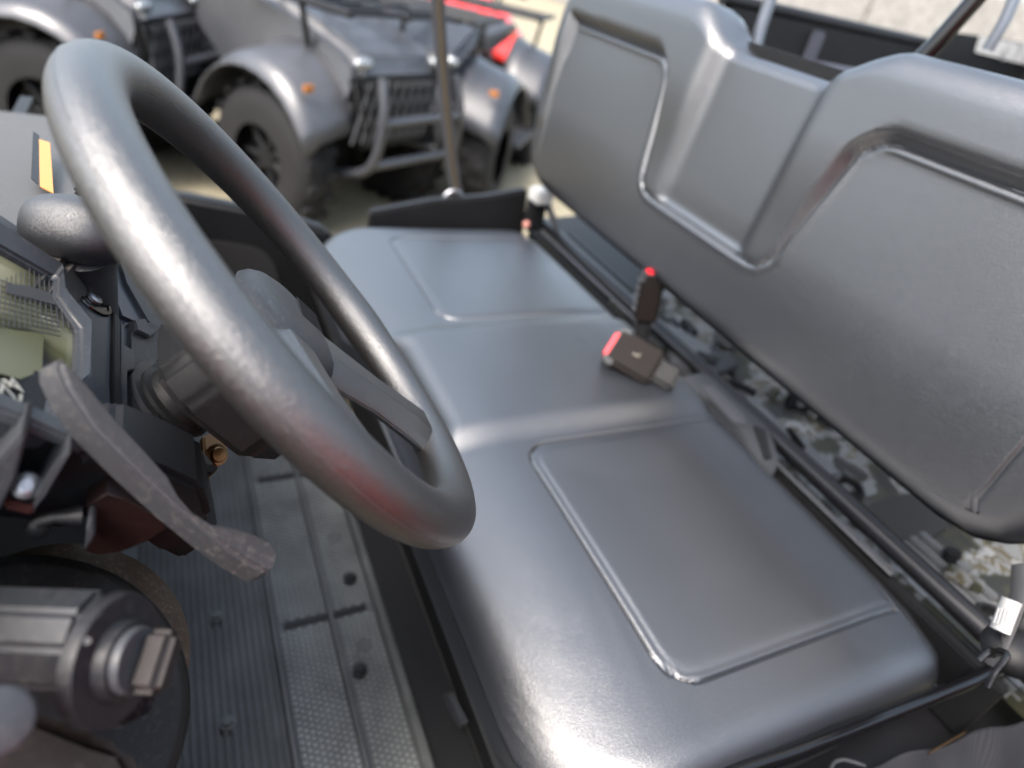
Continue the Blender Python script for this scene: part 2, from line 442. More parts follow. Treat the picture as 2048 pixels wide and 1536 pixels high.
def spoke_bm(st):       # st: (centre X, centre T, d, half width, half thickness); faceted section
    sec = [(-1,-.35),(-.86,.25),(-.42,1),(.42,1),(.86,.25),(1,-.35),(.55,-1),(-.55,-1)]
    bm = bmesh.new(); R = []
    P = [W(a, b, d) for a, b, d, _, _ in st]
    for i, (a, b, d, hw, ht) in enumerate(st):
        t = (P[min(i+1, len(P)-1)]-P[max(i-1, 0)]).normalized(); s = t.cross(WN).normalized()
        R.append([bm.verts.new(P[i]+s*hw*x+WN*ht*y) for x, y in sec])
    for A, B in zip(R, R[1:]):
        for k in range(8): bm.faces.new((A[k], A[(k+1)%8], B[(k+1)%8], B[k]))
    bm.faces.new(R[0][::-1]); bm.faces.new(R[-1])
    bmesh.ops.recalc_face_normals(bm, faces=bm.faces); bevel(bm, .0015, 2)
    return bm
link('spoke', spoke_bm([(.004,-.030,-.020,.034,.011),(.004,-.060,-.016,.030,.011),(.004,-.100,-.010,.025,.0105),(.003,-.138,-.005,.026,.012),(.002,-.160,-.002,.030,.012),(.002,-.178,-.004,.034,.008)]), WHEELM, sw)
link('spoke', spoke_bm([(-.030,.002,-.020,.030,.011),(-.06,.002,-.016,.026,.011),(-.10,.002,-.010,.022,.0105),(-.138,.002,-.005,.026,.012),(-.160,.002,-.002,.030,.012),(-.178,.002,-.004,.034,.008)]), WHEELM, sw)
hub = link('hub_cover', lathe(W(0,-.002,-.026), WN, [(.047,0),(.050,.006),(.048,.011),(.043,.0155),(.034,.0190),(.02,.020),(.001,.0205)], 64), PLA, sw)
rb = []
for k in range(9):
    a = .006+.0030*k
    rb.append(tube([W(a+.008, -.030, -.0058), W(a, -.004, -.0050)], .0005, 6))
link('embossed_lines', join(*rb), PLA, hub)
link('parting_line', tube([W(0,0,0)+(WX*math.sin(t)+WB*math.cos(t))*(RW+.0194) for t in [math.radians(a*2) for a in range(180)]], .00055, 8, True), WHEELM, sw)
link('rim_seam', tube([W((RW+.0)*math.sin(t)*1.0, RW*math.cos(t), 0)+(WX*math.sin(t)+WB*math.cos(t))*(-.0157)+WN*.0098 for t in [math.radians(a) for a in range(8, 30, 2)]], .0007, 6), PLD, sw)

# ---- column, boot, bracket
colm = link('steering_column', cyl(W(0,0,-.04), W(0,-.01,-.24), .017, .019, 32), PLD, UTV)
link('column_collar', lathe(W(0,0,-.118), WN, [(.030,0),(.030,.003),(.026,.005),(.025,.018),(.028,.020),(.028,.024),(.024,.026),(.023,.05),(.027,.06)], 40), PLD, colm)
link('hub_shroud', slab([W(x,t,-.044) for x,t in ((-.046,.018),(-.028,.040),(.034,.040),(.054,.012),(.052,-.042),(.024,-.078),(-.026,-.078),(-.052,-.040))], -WN*.056, .007, 3), PLD, colm)



def H(px, n, p): return [hit(u, v, n, p) for u, v in px]
NX, NY, NZ = Vector((1,0,0)), Vector((0,1,0)), Vector((0,0,1))
def wp(px, d): return H(px, WN, W(0,0,d))        # outline on a plane parallel to the steering wheel

# ---- instrument pod left of the column (its face is parallel to the wheel)
pod = link('instrument_pod', slab(wp([(-260,260),(0,424),(150,524),(222,598),(238,650),(243,760),(250,885),(160,895),(0,832),(-260,720)], -.125), -WN*.055, .004, 3), GREY, UTV)
fr_o = [(-230,300),(0,440),(133,528),(138,575),(190,642),(188,748),(150,782),(128,812),(120,868),(0,822),(-230,730)]
fr_i = [(-230,345),(0,492),(112,556),(112,590),(160,655),(158,738),(122,772),(98,800),(92,838),(0,802),(-230,712)]
def ringslab(o, i, e, bv):
    bm = bmesh.new(); e = Vector(e); n = len(o)
    R = [[bm.verts.new(p) for p in o], [bm.verts.new(p) for p in i], [bm.verts.new(p+e) for p in i], [bm.verts.new(p+e) for p in o]]
    for a in range(4):
        A, B = R[a], R[(a+1)%4]
        for k in range(n): bm.faces.new((A[k], B[k], B[(k+1)%n], A[(k+1)%n]))
    bmesh.ops.recalc_face_normals(bm, faces=bm.faces); bevel(bm, bv, 2)
    return bm
link('display_frame', ringslab(wp(fr_o, -.108), wp(fr_i, -.112), -WN*.016, .002), GREY, pod)
scr = link('display_screen', slab(wp([(-232,340),(0,488),(115,553),(116,588),(164,652),(162,741),(125,776),(100,806),(92,842),(0,806),(-232,716)], -.1175), -WN*.004, .0005), SCREEN, pod)
def text(s, name, o, x, y, size, m, parent, ext=.0003):
    cu = bpy.data.curves.new(name, 'FONT'); cu.body = s; cu.size = size; cu.extrude = ext; cu.align_x = 'CENTER'; cu.align_y = 'CENTER'
    t = bpy.data.objects.new(name+'_t', cu); C.objects.link(t)
    dg = bpy.context.evaluated_depsgraph_get(); me = bpy.data.meshes.new_from_object(t.evaluated_get(dg)); bpy.data.objects.remove(t)
    bm = bmesh.new(); bm.from_mesh(me); z = x.cross(y).normalized()
    R = Matrix((x.normalized(), y.normalized(), z)).transposed()
    for v in bm.verts: v.co = R @ v.co + o
    return link(name, bm, m, parent, smooth=False)
# display face: rpm arc panel, painted net reflection, white segment block
link('display_panel', slab(wp([(-60,640),(30,660),(88,668),(84,742),(40,758),(-60,730)], -.1155), -WN*.0012, 0), mat('olive_display', (.07,.07,.032), .2), scr)
for q in ([(86,815),(104,820),(98,872),(78,866)],):
    link('white_marker', slab(wp(q, -.1150), -WN*.001, 0), mat('pale_marker', (.28,.27,.23), .4), scr)
text('4Z', 'display_digits', hit(22, 778, WN, W(0,0,-.1150)), -WX*1, -WB*1, .016, mat('pale_marker', (.6,.6,.5)), scr)
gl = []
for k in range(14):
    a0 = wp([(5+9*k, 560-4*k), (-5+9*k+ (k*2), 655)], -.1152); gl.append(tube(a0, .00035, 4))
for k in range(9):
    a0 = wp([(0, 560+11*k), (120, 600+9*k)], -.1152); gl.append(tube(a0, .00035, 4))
link('net_reflection', join(*gl), INK, scr)  # reflection of a net, drawn on the screen as dark lines
link('display_bar', slab(wp([(12,566),(60,572),(112,590),(112,610),(60,596),(16,586)], -.1148), -WN*.001, 0), INK, scr)
# recessed screw
sc0 = hit(186, 598, WN, W(0,0,-.1242)); 
link('screw_recess', lathe(sc0, WN, [(.0155,0),(.0150,.0012),(.0128,.0012),(.0126,.0002)], 32), PLG, pod)
link('screw', lathe(sc0+WN*.0006, WN, [(.0062,0),(.0058,.0022),(.004,.0030),(.0012,.0030),(.001,.0012)], 20), CHROME, pod)
# notched lip that separates pod and column cover
lip = wp([(241,640),(250,652),(250,690),(268,700),(272,716),(272,738),(256,742),(256,835),(264,842),(266,878),(252,884),(262,900),(246,900),(240,760)], -.1235)
link('pod_lip', slab(lip, -WN*.03, .0008, 2), GREY, pod)
link('pod_groove', slab(wp([(229,622),(240,636),(243,760),(250,880),(262,905),(246,905),(232,880),(227,760)], -.1215), -WN*.006, .0006), PLD, pod)
# pod side wall with fins
sx = -.488
side = link('pod_side', slab(H([(-260,715),(0,826),(160,892),(176,915),(228,905),(330,940),(405,975),(425,1040),(330,1115),(250,1060),(180,1040),(60,1050),(-260,1020)], NX, (sx,0,0)), NX*.05, .004, 2), PLD, UTV)
link('pod_rail', slab(H([(-260,690),(0,818),(60,842),(160,886),(172,902),(165,916),(60,874),(0,852),(-260,728)], NX, (sx-.012,0,0)), NX*.014, .003, 3), GREY, side)
def fin(px, x0, t): return slab(H(px, NX, (x0,0,0)), NX*t, .0012, 2)
link('fin', fin([(45,868),(52,876),(30,960),(0,1020),(-60,1080),(-60,980),(-10,930)], sx-.028, .028), GREY, side)
link('fin', fin([(138,905),(141,908),(90,995),(66,1022),(68,1002),(100,945)], sx-.026, .026), GREY, side)
link('screw_boss', slab(H([(30,958),(100,962),(66,1016),(14,1004)], NX, (sx-.012,0,0)), NX*.014, .002), PLD, side)
sc1 = hit(52, 971, NX, (sx-.014,0,0)); ax1 = (CAM-sc1).normalized()
link('screw', lathe(sc1, ax1, [(.0072,0),(.0066,.003),(.004,.0045),(.0018,.0045),(.0015,.002)], 20), CHROME, side)
link('lower_ledge', slab(H([(10,1004),(70,1018),(66,1034),(4,1020)], NX, (sx-.014,0,0)), NX*.02, .0015), mat('red_lit_plastic', (.07,.022,.018), .45), side)  # red reflection painted into the ledge's base colour
# column cover: grey textured shell right of the pod
cov = link('column_cover', slab(wp([(252,640),(300,634),(335,655),(345,700),(318,735),(312,770),(345,840),(400,888),(415,905),(441,936),(415,946),(330,925),(268,905),(254,880)], -.128), -WN*.05, .005, 3), PLA, UTV)
link('cover_bulge', slab(smoothpoly(wp([(285,722),(318,722),(300,735),(305,790),(325,850),(290,815),(268,770),(265,740)], -.1245), 2), -WN*.012, .0025, 3), GREY, cov)
link('cover_step', slab(wp([(268,638),(292,636),(300,655),(318,662),(300,672),(276,660)], -.1235), -WN*.01, .001), GREY, cov)
link('cover_clip', slab(wp([(283,880),(318,886),(330,905),(336,925),(322,932),(300,915),(280,905)], -.112), -WN*.02, .004, 3), GREY, cov)
link('cover_prong', slab(wp([(325,895),(330,893),(440,934),(428,948),(395,942),(350,925)], -.1205), -WN*.006, .0015), PLD, cov)
link('upper_fin', slab(wp([(202,445),(222,470),(246,560),(294,645),(270,648),(240,634),(224,590),(212,520)], -.132), -WN*.06, .004, 2), mat('slate_plastic', (.035,.038,.05), .42, .4, 1200, .1, dist=.0003), cov)
link('upper_fin', slab(wp([(222,468),(300,520),(350,610),(352,655),(318,660),(294,645),(246,560)], -.128), -WN*.06, .004, 2), GREY, cov)
# paddle lever that sticks out towards the driver
P0 = hit(100, 715, NX, (-.486,0,0)); LD = Vector((-.05,-.093,-.122)).normalized()
vw = (CAM-(P0+LD*.08)).normalized(); LN = (vw-LD*vw.dot(LD)).normalized(); LN = (Matrix.Rotation(math.radians(-18), 3, LD) @ LN)
side_v = LN.cross(LD).normalized()
cr_, cu_ = Vector([rot[i][0] for i in range(3)]), Vector([rot[i][1] for i in range(3)])
def L_(px): return H(px, LN, P0)
face = L_([(122,708),(165,750),(232,832),(300,905),(340,950),(362,990),(390,1022),(428,1046),(476,1054),(520,1070),(548,1084),(558,1108),(552,1136),(536,1148),(480,1115),(430,1078),(350,1010),(270,935),(190,855),(140,780),(122,740)])
lev = link('hand_lever', slab(face, -cr_*.0115-cu_*.0065-LN*.002, .0020, 3), PLA, UTV, ang=25)
# bracket and bolts between column and floor
by = W(0,-.06,-.16)
brk = link('column_bracket', slab(H([(408,872),(430,862),(450,864),(462,878),(454,900),(436,940),(422,955),(412,950)], WN, W(0,0,-.145)), -WN*.006, .0015), BRASS, UTV)
b0 = hit(432, 910, WN, W(0,0,-.142)); bx = (CAM-b0+Vector((0,-.25,0))).normalized()
link('bolt', lathe(b0, bx, [(.0090,0),(.0090,.002),(.0064,.0022),(.0064,.0060),(.0056,.0072),(.001,.0076)], 6 if False else 28), BRASS, brk)
link('column_mount', slab(H([(330,935),(410,905),(424,960),(440,1050),(425,1075),(380,1050),(345,985)], WN, W(0,0,-.16)), -WN*.03, .003), PLD, brk)
link('brace_rod', cyl(hit(333,940,WN,W(0,0,-.150)), hit(386,978,WN,W(0,0,-.150)), .0016, None, 8), BRASS, brk)
link('lower_clamp', slab(H([(170,1012),(214,986),(255,1000),(330,1042),(334,1058),(290,1086),(240,1106),(196,1112),(168,1104),(172,1096),(190,1072),(190,1048),(178,1040)], NX, (-.502,0,0)), NX*.014, .0008, 1), mat('red_lit_grey_plastic', (.008,.0035,.003), .5, .2, 1800, .1, .2, dust=.04, dist=.0003), side)  # reddish base colour carries the glow reflected from something red
link('trigger', slab(H([(168,1104),(172,1062),(184,1050),(192,1064),(186,1080)], NX, (-.518,0,0)), NX*.03, .001), GREY, side)
link('toggle_knob', ellipsoid(hit(75,1056,NX,(-.505,0,0)), (.005,.006,.0065)), PLD, side)
link('toggle_stem', tube(H([(75,1045),(110,1035),(165,1032)], NX, (-.505,0,0)), [.004,.0035,.006], 12), PLD, side)

# ---- lower left: drums, switch housing and rotary knob
def facing(u, v, dist): return CAM + ray(u, v)*dist
cr_, cu_ = Vector([rot[i][0] for i in range(3)]), Vector([rot[i][1] for i in range(3)])
w0 = ray(220, 1320); base = -w0; rr_ = (cr_-w0*cr_.dot(w0)).normalized(); uu_ = w0.cross(rr_)*-1
uu_ = (cu_-w0*cu_.dot(w0)-rr_*cu_.dot(rr_)).normalized()
KA = (base*.58 + (rr_*math.cos(math.radians(3))-uu_*math.sin(math.radians(3)))*.81).normalized()
KP = facing(222, 1318, .37)
def K(px, off=0): return H(px, KA, KP+KA*off)
drumax = (-ray(120,1350)*.9+rr_*.25+uu_*.3).normalized()
dr = link('motor_drum', lathe(facing(150,1300,.53), drumax, [(.080,-.10),(.080,-.02),(.077,-.008),(.066,-.002),(.05,0),(.001,0)], 72), BRONZE, UTV)
link('drum_ring', lathe(facing(50,1420,.47), drumax, [(.094,-.12),(.094,-.015),(.091,-.006),(.085,-.002),(.082,-.001),(.001,-.001)], 96), mat('ring_rubber', (.006,.0065,.0065), .55, .5, 900, .2, .25, dust=.1, dist=.0004), dr)
hs = link('switch_housing', slab(K([(206,1176),(296,1248),(322,1340),(300,1430),(240,1464),(146,1380),(132,1300),(158,1226)], -.004), -KA*.16, .0025, 2), mat('housing_black', (.010,.011,.013), .36, .4, 1200, .1, .55, dust=.08, dist=.0002), UTV, ang=18)
link('housing_plate', slab(K([(208,1186),(290,1254),(314,1340),(294,1424),(240,1452),(153,1374),(141,1300),(166,1232)], -.003), KA*.0028, .001), mat('plate_black', (.005,.005,.0055), .7, .5, 1200, .1, .06, dust=.3, dist=.0003), hs)
kc = hit(222, 1318, KA, KP)
sb = link('switch_base', lathe(kc, KA, [(.0295,-.002),(.0295,.003),(.0285,.0045),(.0185,.0048),(.0178,.006),(.0172,.009),(.0165,.0098),(.0150,.0100)], 64), mat('base_grey', (.010,.010,.0115), .45, .4, 1200, .1, .22, dust=.08, dist=.0002), hs)
kn = kc+KA*.0100
link('switch_collar', lathe(kn-KA*.001, KA, [(.0148,0),(.0148,.004),(.0142,.0050),(.001,.0050)], 48), GREY, sb)
# grip bar of the knob
gx = (uu_*.93+rr_*.25); gx = (gx-KA*gx.dot(KA)).normalized(); gy = KA.cross(gx)
Rk = Matrix((gx, gy, KA)).transposed()
go = gy*(1 if gy.dot(rr_) > 0 else -1)*.0032
link('switch_knob', box(kn+KA*.0105+go, (.0275, .0130, .0150), .0034, 3, Rk), mat('knob_plastic', (.010,.008,.008), .42, .4, 1100, .1, .2, dust=.03, dist=.0003), sb)
link('switch_mark', cyl(hit(174,1282,KA,KP+KA*.0044), hit(174,1282,KA,KP+KA*.0054), .0016, None, 16), INK, sb)
mk = hit(196, 1230, KA, KP+KA*.0047); ic = []
for k in range(6):
    t = math.pi*(.15+.14*k); dv = gx*math.cos(t)+gy*math.sin(t)
    ic.append(tube([mk+dv*.0022, mk+dv*.0036], .0002, 5))
ic.append(tube([mk+gx*math.cos(t)*.0014+gy*math.sin(t)*.0014 for t in [2*math.pi*k/12 for k in range(12)]], .0002, 5, True))
link('lamp_symbol', join(*ic), INK, sb)
bk = facing(2, 1444, .33)
link('round_cap', lathe(bk, -ray(2,1444)*.93+rr_*.35, [(.0125,-.03),(.0130,-.004),(.0122,-.0012),(.0105,0),(.001,.0004)], 40), GREY, UTV)
link('lower_cowl', slab(facing and [facing(u,v,.40) for u,v in ((-200,1380),(60,1420),(190,1470),(255,1490),(290,1560),(300,1700),(-200,1700))], ray(60,1500)*.05, .006, 3), mat('cowl_plastic', (.006,.004,.0035), .5, .4, 1200, .15, .12, dust=.05, dist=.0003), UTV)

# ---- dash top, gear selector and footwell
dt = link('dash_panel', slab([Vector(p) for p in ((-.62,.955,.375),(-.24,.862,.368),(.05,.885,.345),(.45,.925,.235),(.60,.955,.20),(.60,1.50,.22),(-.62,1.50,.40))], (0,0,-.05), .006, 2), mat('dash_plastic', (.030,.028,.026), .55, .3, 1200, .06, dust=.15, dist=.0003), UTV)
link('hood', slab([Vector(p) for p in ((-.66,1.50,.30),(-.40,1.50,.36),(.40,1.50,.36),(.66,1.50,.30),(.62,2.35,.10),(-.62,2.35,.10))], (0,0,-.10), .03, 3), PLD, UTV)  # out of view; added so seat and wheel reflect something dark
for s_ in (-1, 1): link('unseen_front_fender', slab([Vector((s_*.62,y,z)) for y,z in ((1.15,-.20),(1.25,.12),(1.55,.26),(2.0,.20),(2.35,-.05),(2.35,-.20),(2.1,.0),(1.7,.10),(1.4,-.02),(1.25,-.25))], (s_*.16,0,0), .02, 2), PLD, UTV)  # unseen as well, added for dark reflections
link('front_panel', slab([Vector((x,2.36,z)) for x,z in ((-.6,-.45),(.6,-.45),(.6,.06),(-.6,.06))], (0,.04,0), .01), PLD, UTV)
link('dash_front', slab([Vector(p) for p in ((-.62,.965,.33),(-.10,.925,.32),(.60,.965,.17),(.60,.985,-.30),(-.62,.985,-.30))], (0,.05,0), .006), PLD, dt)
link('warning_sticker', slab(H([(78,278),(100,285),(107,386),(80,372)], NZ, (0,0,.369)), NZ*-.001, 0), STICK, dt)
link('sticker_edge', slab(H([(66,262),(78,270),(76,368),(62,356)], NZ, (0,0,.369)), NZ*-.001, 0), PLD, dt)
for k in range(10):
    u = 152+5.2*k; v = 403+2.1*k
    link('vent_slat', slab([facing(a,b,.60) for a,b in ((u,v),(u+2.6,v+1),(u+2.6,v+14),(u,v+13))], ray(u,v)*.006, 0), GREY, dt)
link('vent_hood', slab([facing(a,b,.615) for a,b in ((143,382),(158,366),(215,420),(225,470),(190,420))], ray(190,400)*.03, .002), PLD, dt)
gk = facing(156, 462, .555)
Rg = Matrix((cr_, cu_, Vector([rot[i][2] for i in range(3)]))).transposed()
gl_ = link('gear_lever', tube([gk+Vector((0,0,-.01)), facing(172,540,.58), facing(190,640,.60)], [.025,.020,.016], 24), mat('knob_leather', (.012,.013,.015), .42, .5, 900, .1, .7, dist=.0003, kind='leather'), UTV)
link('gear_knob', ellipsoid(gk, (.034,.0235,.029), Rg @ Matrix.Rotation(math.radians(-8), 3, 'Z'), 40, .82), mat('knob_leather', (.03,)*3), gl_)
link('knob_seam', tube([gk+Rg@Vector((.0325*math.cos(t), -.008+.002*math.cos(t), .0275*math.sin(t))) for t in [2*math.pi*k/40 for k in range(40)]], .0007, 6, True), GREY, gl_)

# floor: ribbed rubber zone and cross-hatched zone, each pattern inside one mesh
FZ = -.38
fl = link('floor', box((.06,.84,FZ-.02), (1.28,.56,.04), .004), FLOORM, UTV)
rb = []
y = .748
while y < .93:
    rb.append(box((.02, y, FZ+.004), (1.10, .0048, .008), .0012, 1)); y += .0105
link('ribbed_mat', join(*rb), FLOORM, fl)
link('mat_edge', join(box((.02,.738,FZ+.006), (1.10,.010,.012), .003, 1), box((.02,.648,FZ+.005), (1.10,.008,.010), .002, 1), box((.02,.568,FZ+.009), (1.10,.016,.018), .004, 1)), FLOORM, fl)
hx = []
bmh = bmesh.new()
px_, py_ = .0098, .0085
def hexdot(cx, cy, r=.0036, h=.003):
    A = [bmh.verts.new((cx+r*1.12*math.cos(t), cy+r*1.12*math.sin(t), FZ+.0005)) for t in [math.pi/3*k for k in range(6)]]
    B = [bmh.verts.new((cx+r*.8*math.cos(t), cy+r*.8*math.sin(t), FZ+h)) for t in [math.pi/3*k for k in range(6)]]
    bmh.faces.new(B)
    for k in range(6): bmh.faces.new((A[k], A[(k+1)%6], B[(k+1)%6], B[k]))
for (y0, y1) in ((.582,.640),(.658,.730)):
    j = 0; yy = y0
    while yy < y1:
        xx = -.52+(px_/2 if j % 2 else 0)
        while xx < .50:
            if min(abs(xx+.13), abs(xx-.22)) > .010 and math.hypot(xx-.03, yy-.61) > .014 and math.hypot(xx+.20, yy-.61) > .014: hexdot(xx, yy)
            xx += px_
        yy += py_; j += 1
link('studded_mat', bmh, mat('stud_rubber', (.10,.108,.105), .5, .2, 700, .5, .5, dust=.3, dist=.0003), fl, smooth=False)
link('kick_plate', box((.03,.528,FZ-.012), (1.28,.070,.03), .004), PLD, fl)
link('mat_crossbar', box((-.13,.655,FZ+.002), (.012,.135,.004), .001, 1), PLD, fl)
link('mat_crossbar', box((.22,.655,FZ+.002), (.012,.135,.004), .001, 1), PLD, fl)
for u, v in ((432,1232), (455,1445), (700,1155), (720,1340)):
    p = hit(u, v, NZ, (0,0,FZ+.009))
    link('floor_bolt', lathe(p, NZ, [(.0115,-.006),(.0115,.0005),(.0075,.001),(.0065,.006),(.001,.0065)] , 20), PLD if u > 600 else FLOORM, fl)
link('seat_base', slab([Vector((x,.497,z)) for x,z in ((-.60,-.37),(.62,-.37),(.62,-.115),(-.60,-.115))], (0,-.02,0), .004), PLD, UTV)
sb2 = link('seat_base_side', slab([Vector((-.625,y,z)) for y,z in ((.50,-.42),(.50,-.15),(-.30,-.15),(-.30,-.42))], (.02,0,0), .004), PLD, UTV)
link('floor_bracket', slab(H([(878,1392),(888,1386),(896,1390),(925,1448),(918,1458),(912,1450),(888,1400),(882,1420),(876,1440)], NY, (0,.512,0)), (0,-.01,0), .001), GREY, fl)
link('floor_bracket', slab(H([(900,1488),(908,1484),(910,1508),(902,1514)], NY, (0,.512,0)), (0,-.01,0), .001), GREY, fl)
sill = link('door_sill', slab([Vector((.70,y,z)) for y,z in ((1.2,.03),(.80,.022),(.60,-.015),(.50,-.05),(.44,-.14),(.40,-.42),(1.2,-.42))], (.05,0,0), .01, 3), PLD, UTV)
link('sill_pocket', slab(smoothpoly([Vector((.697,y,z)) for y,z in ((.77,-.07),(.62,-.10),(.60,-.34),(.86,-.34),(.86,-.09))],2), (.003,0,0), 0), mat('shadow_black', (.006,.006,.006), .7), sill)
link('pocket_edge', tube(H([(668,664),(700,720),(725,770),(735,790)], NY, (0,.52,0)), .0012, 6), GREY, sill)
link('pocket_edge', tube(H([(684,668),(718,735),(735,752),(750,752)], NY, (0,.52,0)), .0012, 6), GREY, sill)
link('footwell_wall', slab([Vector((x,1.04,z)) for x,z in ((-.6,-.42),(.72,-.42),(.72,.20),(-.6,.20))], (0,.02,0), 0), PLD, UTV)

# ---- frame and camouflage cover behind the cushion
ry = -.078
rail = link('seat_frame', tube([(-.72,ry,-.012),(.70,ry,-.012)], .0160, 20), PLB, UTV)
link('frame_channel', slab([Vector((x,-.040,z)) for x,z in ((-.70,-.14),(.69,-.14),(.69,-.035),(-.70,-.035))], (0,-.02,0), .003), PLD, rail)
link('edge_strip', box((-.355,-.046,-.026), (.150,.010,.004), .001, 1), GREY, rail)
pl_ = link('edge_plate', box((-.47,-.046,-.024), (.110,.016,.004), .001, 1), GREY, rail)
link('plate_hole', cyl((-.512,-.046,-.0225), (-.512,-.046,-.0205), .004), INK, pl_)
for x0, x1 in ((.15,.62),):
    link('edge_strip', box(((x0+x1)/2,-.050,-.015), (x1-x0,.008,.006), .001, 1), GREY, rail)
    link('edge_strip', box(((x0+x1)/2,-.130,-.015), (x1-x0,.014,.006), .001, 1), PLD, rail)
# moulded latch housing in the middle
lz = .0
def Z(px, z): return H(px, NZ, (0,0,z))
lt = link('latch_housing', slab(Z([(1332,778),(1346,756),(1398,744),(1442,760),(1500,815),(1536,852),(1549,882),(1561,922),(1547,948),(1520,925),(1502,900),(1480,860),(1425,800),(1380,786)], lz), (0,0,-.07), .003, 2), mat('latch_grey', (.020,.022,.025), .45, .4, 1000, .1, .3, dust=.1), UTV)
link('latch_rib', slab(Z([(1400,772),(1425,768),(1490,826),(1496,850),(1470,846)], lz+.004), (0,0,-.006), .002), GREY, lt)
link('latch_rib', slab(Z([(1506,848),(1530,858),(1545,915),(1530,918)], lz+.003), (0,0,-.006), .002), PLD, lt)
link('latch_plate', slab(Z([(1338,692),(1400,680),(1470,712),(1478,730),(1440,745),(1385,738),(1345,722)], -.02), (0,0,-.03), .003), GREY, lt)
link('latch_plate', slab(Z([(1395,700),(1440,716),(1432,728),(1392,716)], -.016), (0,0,-.004), .001), PLD, lt)
cm = link('camouflage_cover', slab([Vector(p) for p in ((-.80,-.100,-.060),(.34,-.100,-.055),(.34,-.46,.01),(-.80,-.46,.0))], (0,0,-.03), .004), CAMO, UTV)
link('rear_shelf', slab([Vector(p) for p in ((.335,-.09,-.05),(.80,-.09,-.05),(.80,-.50,.0),(.335,-.50,.0))], (0,0,-.03), .004), PLD, UTV)
GR = mat('cover_grey', (.075,.079,.083), .42, .3, 900, .15, dust=.2, dist=.0003)
for x0, x1 in ((-.60,-.47),(-.72,-.645)):
    for k in range(3): link('cover_rib', box(((x0+x1)/2,-.152-.020*k,-.047+.004*k), (x1-x0,.014,.012), .003, 2), GR, cm)
link('cover_rib', slab([Vector(p) for p in ((-.06,-.12,-.035),(-.20,-.115,-.035),(-.225,-.125,-.035),(-.335,-.125,-.035),(-.335,-.165,-.032),(-.23,-.165,-.032),(-.19,-.155,-.032),(-.06,-.165,-.030))], (0,0,-.02), .003), GR, cm)
link('cover_rib', slab([Vector(p) for p in ((.16,-.09,-.02),(.02,-.10,-.02),(.0,-.14,-.018),(.05,-.17,-.015),(.16,-.13,-.015))], (0,0,-.03), .004), GR, cm)
for x in (-.355,-.625,-.02):
    c_ = Vector((x,-.150,-.042))
    cu = link('bolt_cup', lathe(c_, NZ, [(.030,-.012),(.030,.006),(.027,.010),(.024,.008),(.022,-.004),(.001,-.004)], 32), PLD, cm)
    link('bolt', lathe(c_+NZ*-.004, NZ, [(.011,0),(.010,.006),(.001,.007)], 6), GR, cu)
DK = [PLD, GR, GREY, PLB, CAMO]
random.seed(21)
for k in range(34):          # brackets, clips and hose ends crowding the moulded cover
    x = random.uniform(-.72, .30); yy = random.uniform(-.30, -.115)
    if -.50 < x < -.39: continue
    zz = -.052-(yy+.10)*.18
    R_ = Matrix.Rotation(random.uniform(-.5,.5), 3, 'Z') @ Matrix.Rotation(random.uniform(-.3,.3), 3, 'X')
    sx_, sy_, sz_ = random.uniform(.015,.06), random.uniform(.008,.022), random.uniform(.010,.026)
    if k % 4 == 0: link('clip', cyl((x,yy,zz), (x+.004,yy,zz+sz_), random.uniform(.006,.013), None, 14, .001), random.choice(DK[:4]), cm)
    else: link('bracket', box((x,yy,zz+sz_/2), (sx_,sy_,sz_), .0025, 2, R_), random.choice(DK), cm)
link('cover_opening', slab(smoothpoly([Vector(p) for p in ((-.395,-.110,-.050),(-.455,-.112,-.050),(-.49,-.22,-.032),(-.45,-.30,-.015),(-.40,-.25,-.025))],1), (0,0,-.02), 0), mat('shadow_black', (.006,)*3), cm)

# ---- seat belt buckles
def buckle(c, a, n, L, Wd, T, mbody):
    a = a.normalized(); n = (n-a*n.dot(a)).normalized(); s = n.cross(a)
    R = Matrix((a, s, n)).transposed()
    o = link('belt_buckle', box(c, (L,Wd,T), .006, 3, R), mbody, UTV)
    link('release_button', box(c-a*(L/2-.002)+n*0, (.012,Wd*.72,T*.62), .003, 2, R), RED, o)
    link('buckle_shell', box(c-a*(L/2-.012)-n*(T*.1), (.022,Wd*1.05,T*1.08), .004, 2, R), GREY, o)
    link('buckle_boot', box(c+a*(L/2+.018), (.045,Wd*.6,T*.75), .006, 3, R), PLD, o)
    return o, R
BRN = mat('dark_brown_plastic', (.006,.0045,.004), .55, .3, 800, .1, .10, dist=.0003)
q0 = hit(1222,690,NZ,(0,0,.045)); q1 = hit(1312,742,NZ,(0,0,.030))
b1, R1 = buckle((q0+q1)/2, q1-q0, Vector((-.45,.35,.8)), (q1-q0).length, .072, .030, BRN)
text('L', 'buckle_symbol', (q0+q1)/2+R1@Vector((.002,.002,.0153)), R1@Vector((0,1,0)), R1@Vector((-1,0,0)), .018, mat('buckle_print', (.13,.12,.09)), b1)
q2 = hit(1312,530,NY,(0,.03,0)); q3_ = hit(1285,655,NY,(0,.03,0))
b2, R2 = buckle((q2+q3_)/2, q3_-q2, Vector((-.9,.5,.1)), (q3_-q2).length*.8, .044, .030, BRN)
for k in range(5): link('buckle_rib', box((q2+q3_)/2+R2@Vector((-.03+.014*k, -.024, 0)), (.006,.006,.026), .001, 1, R2), GREY, b2)
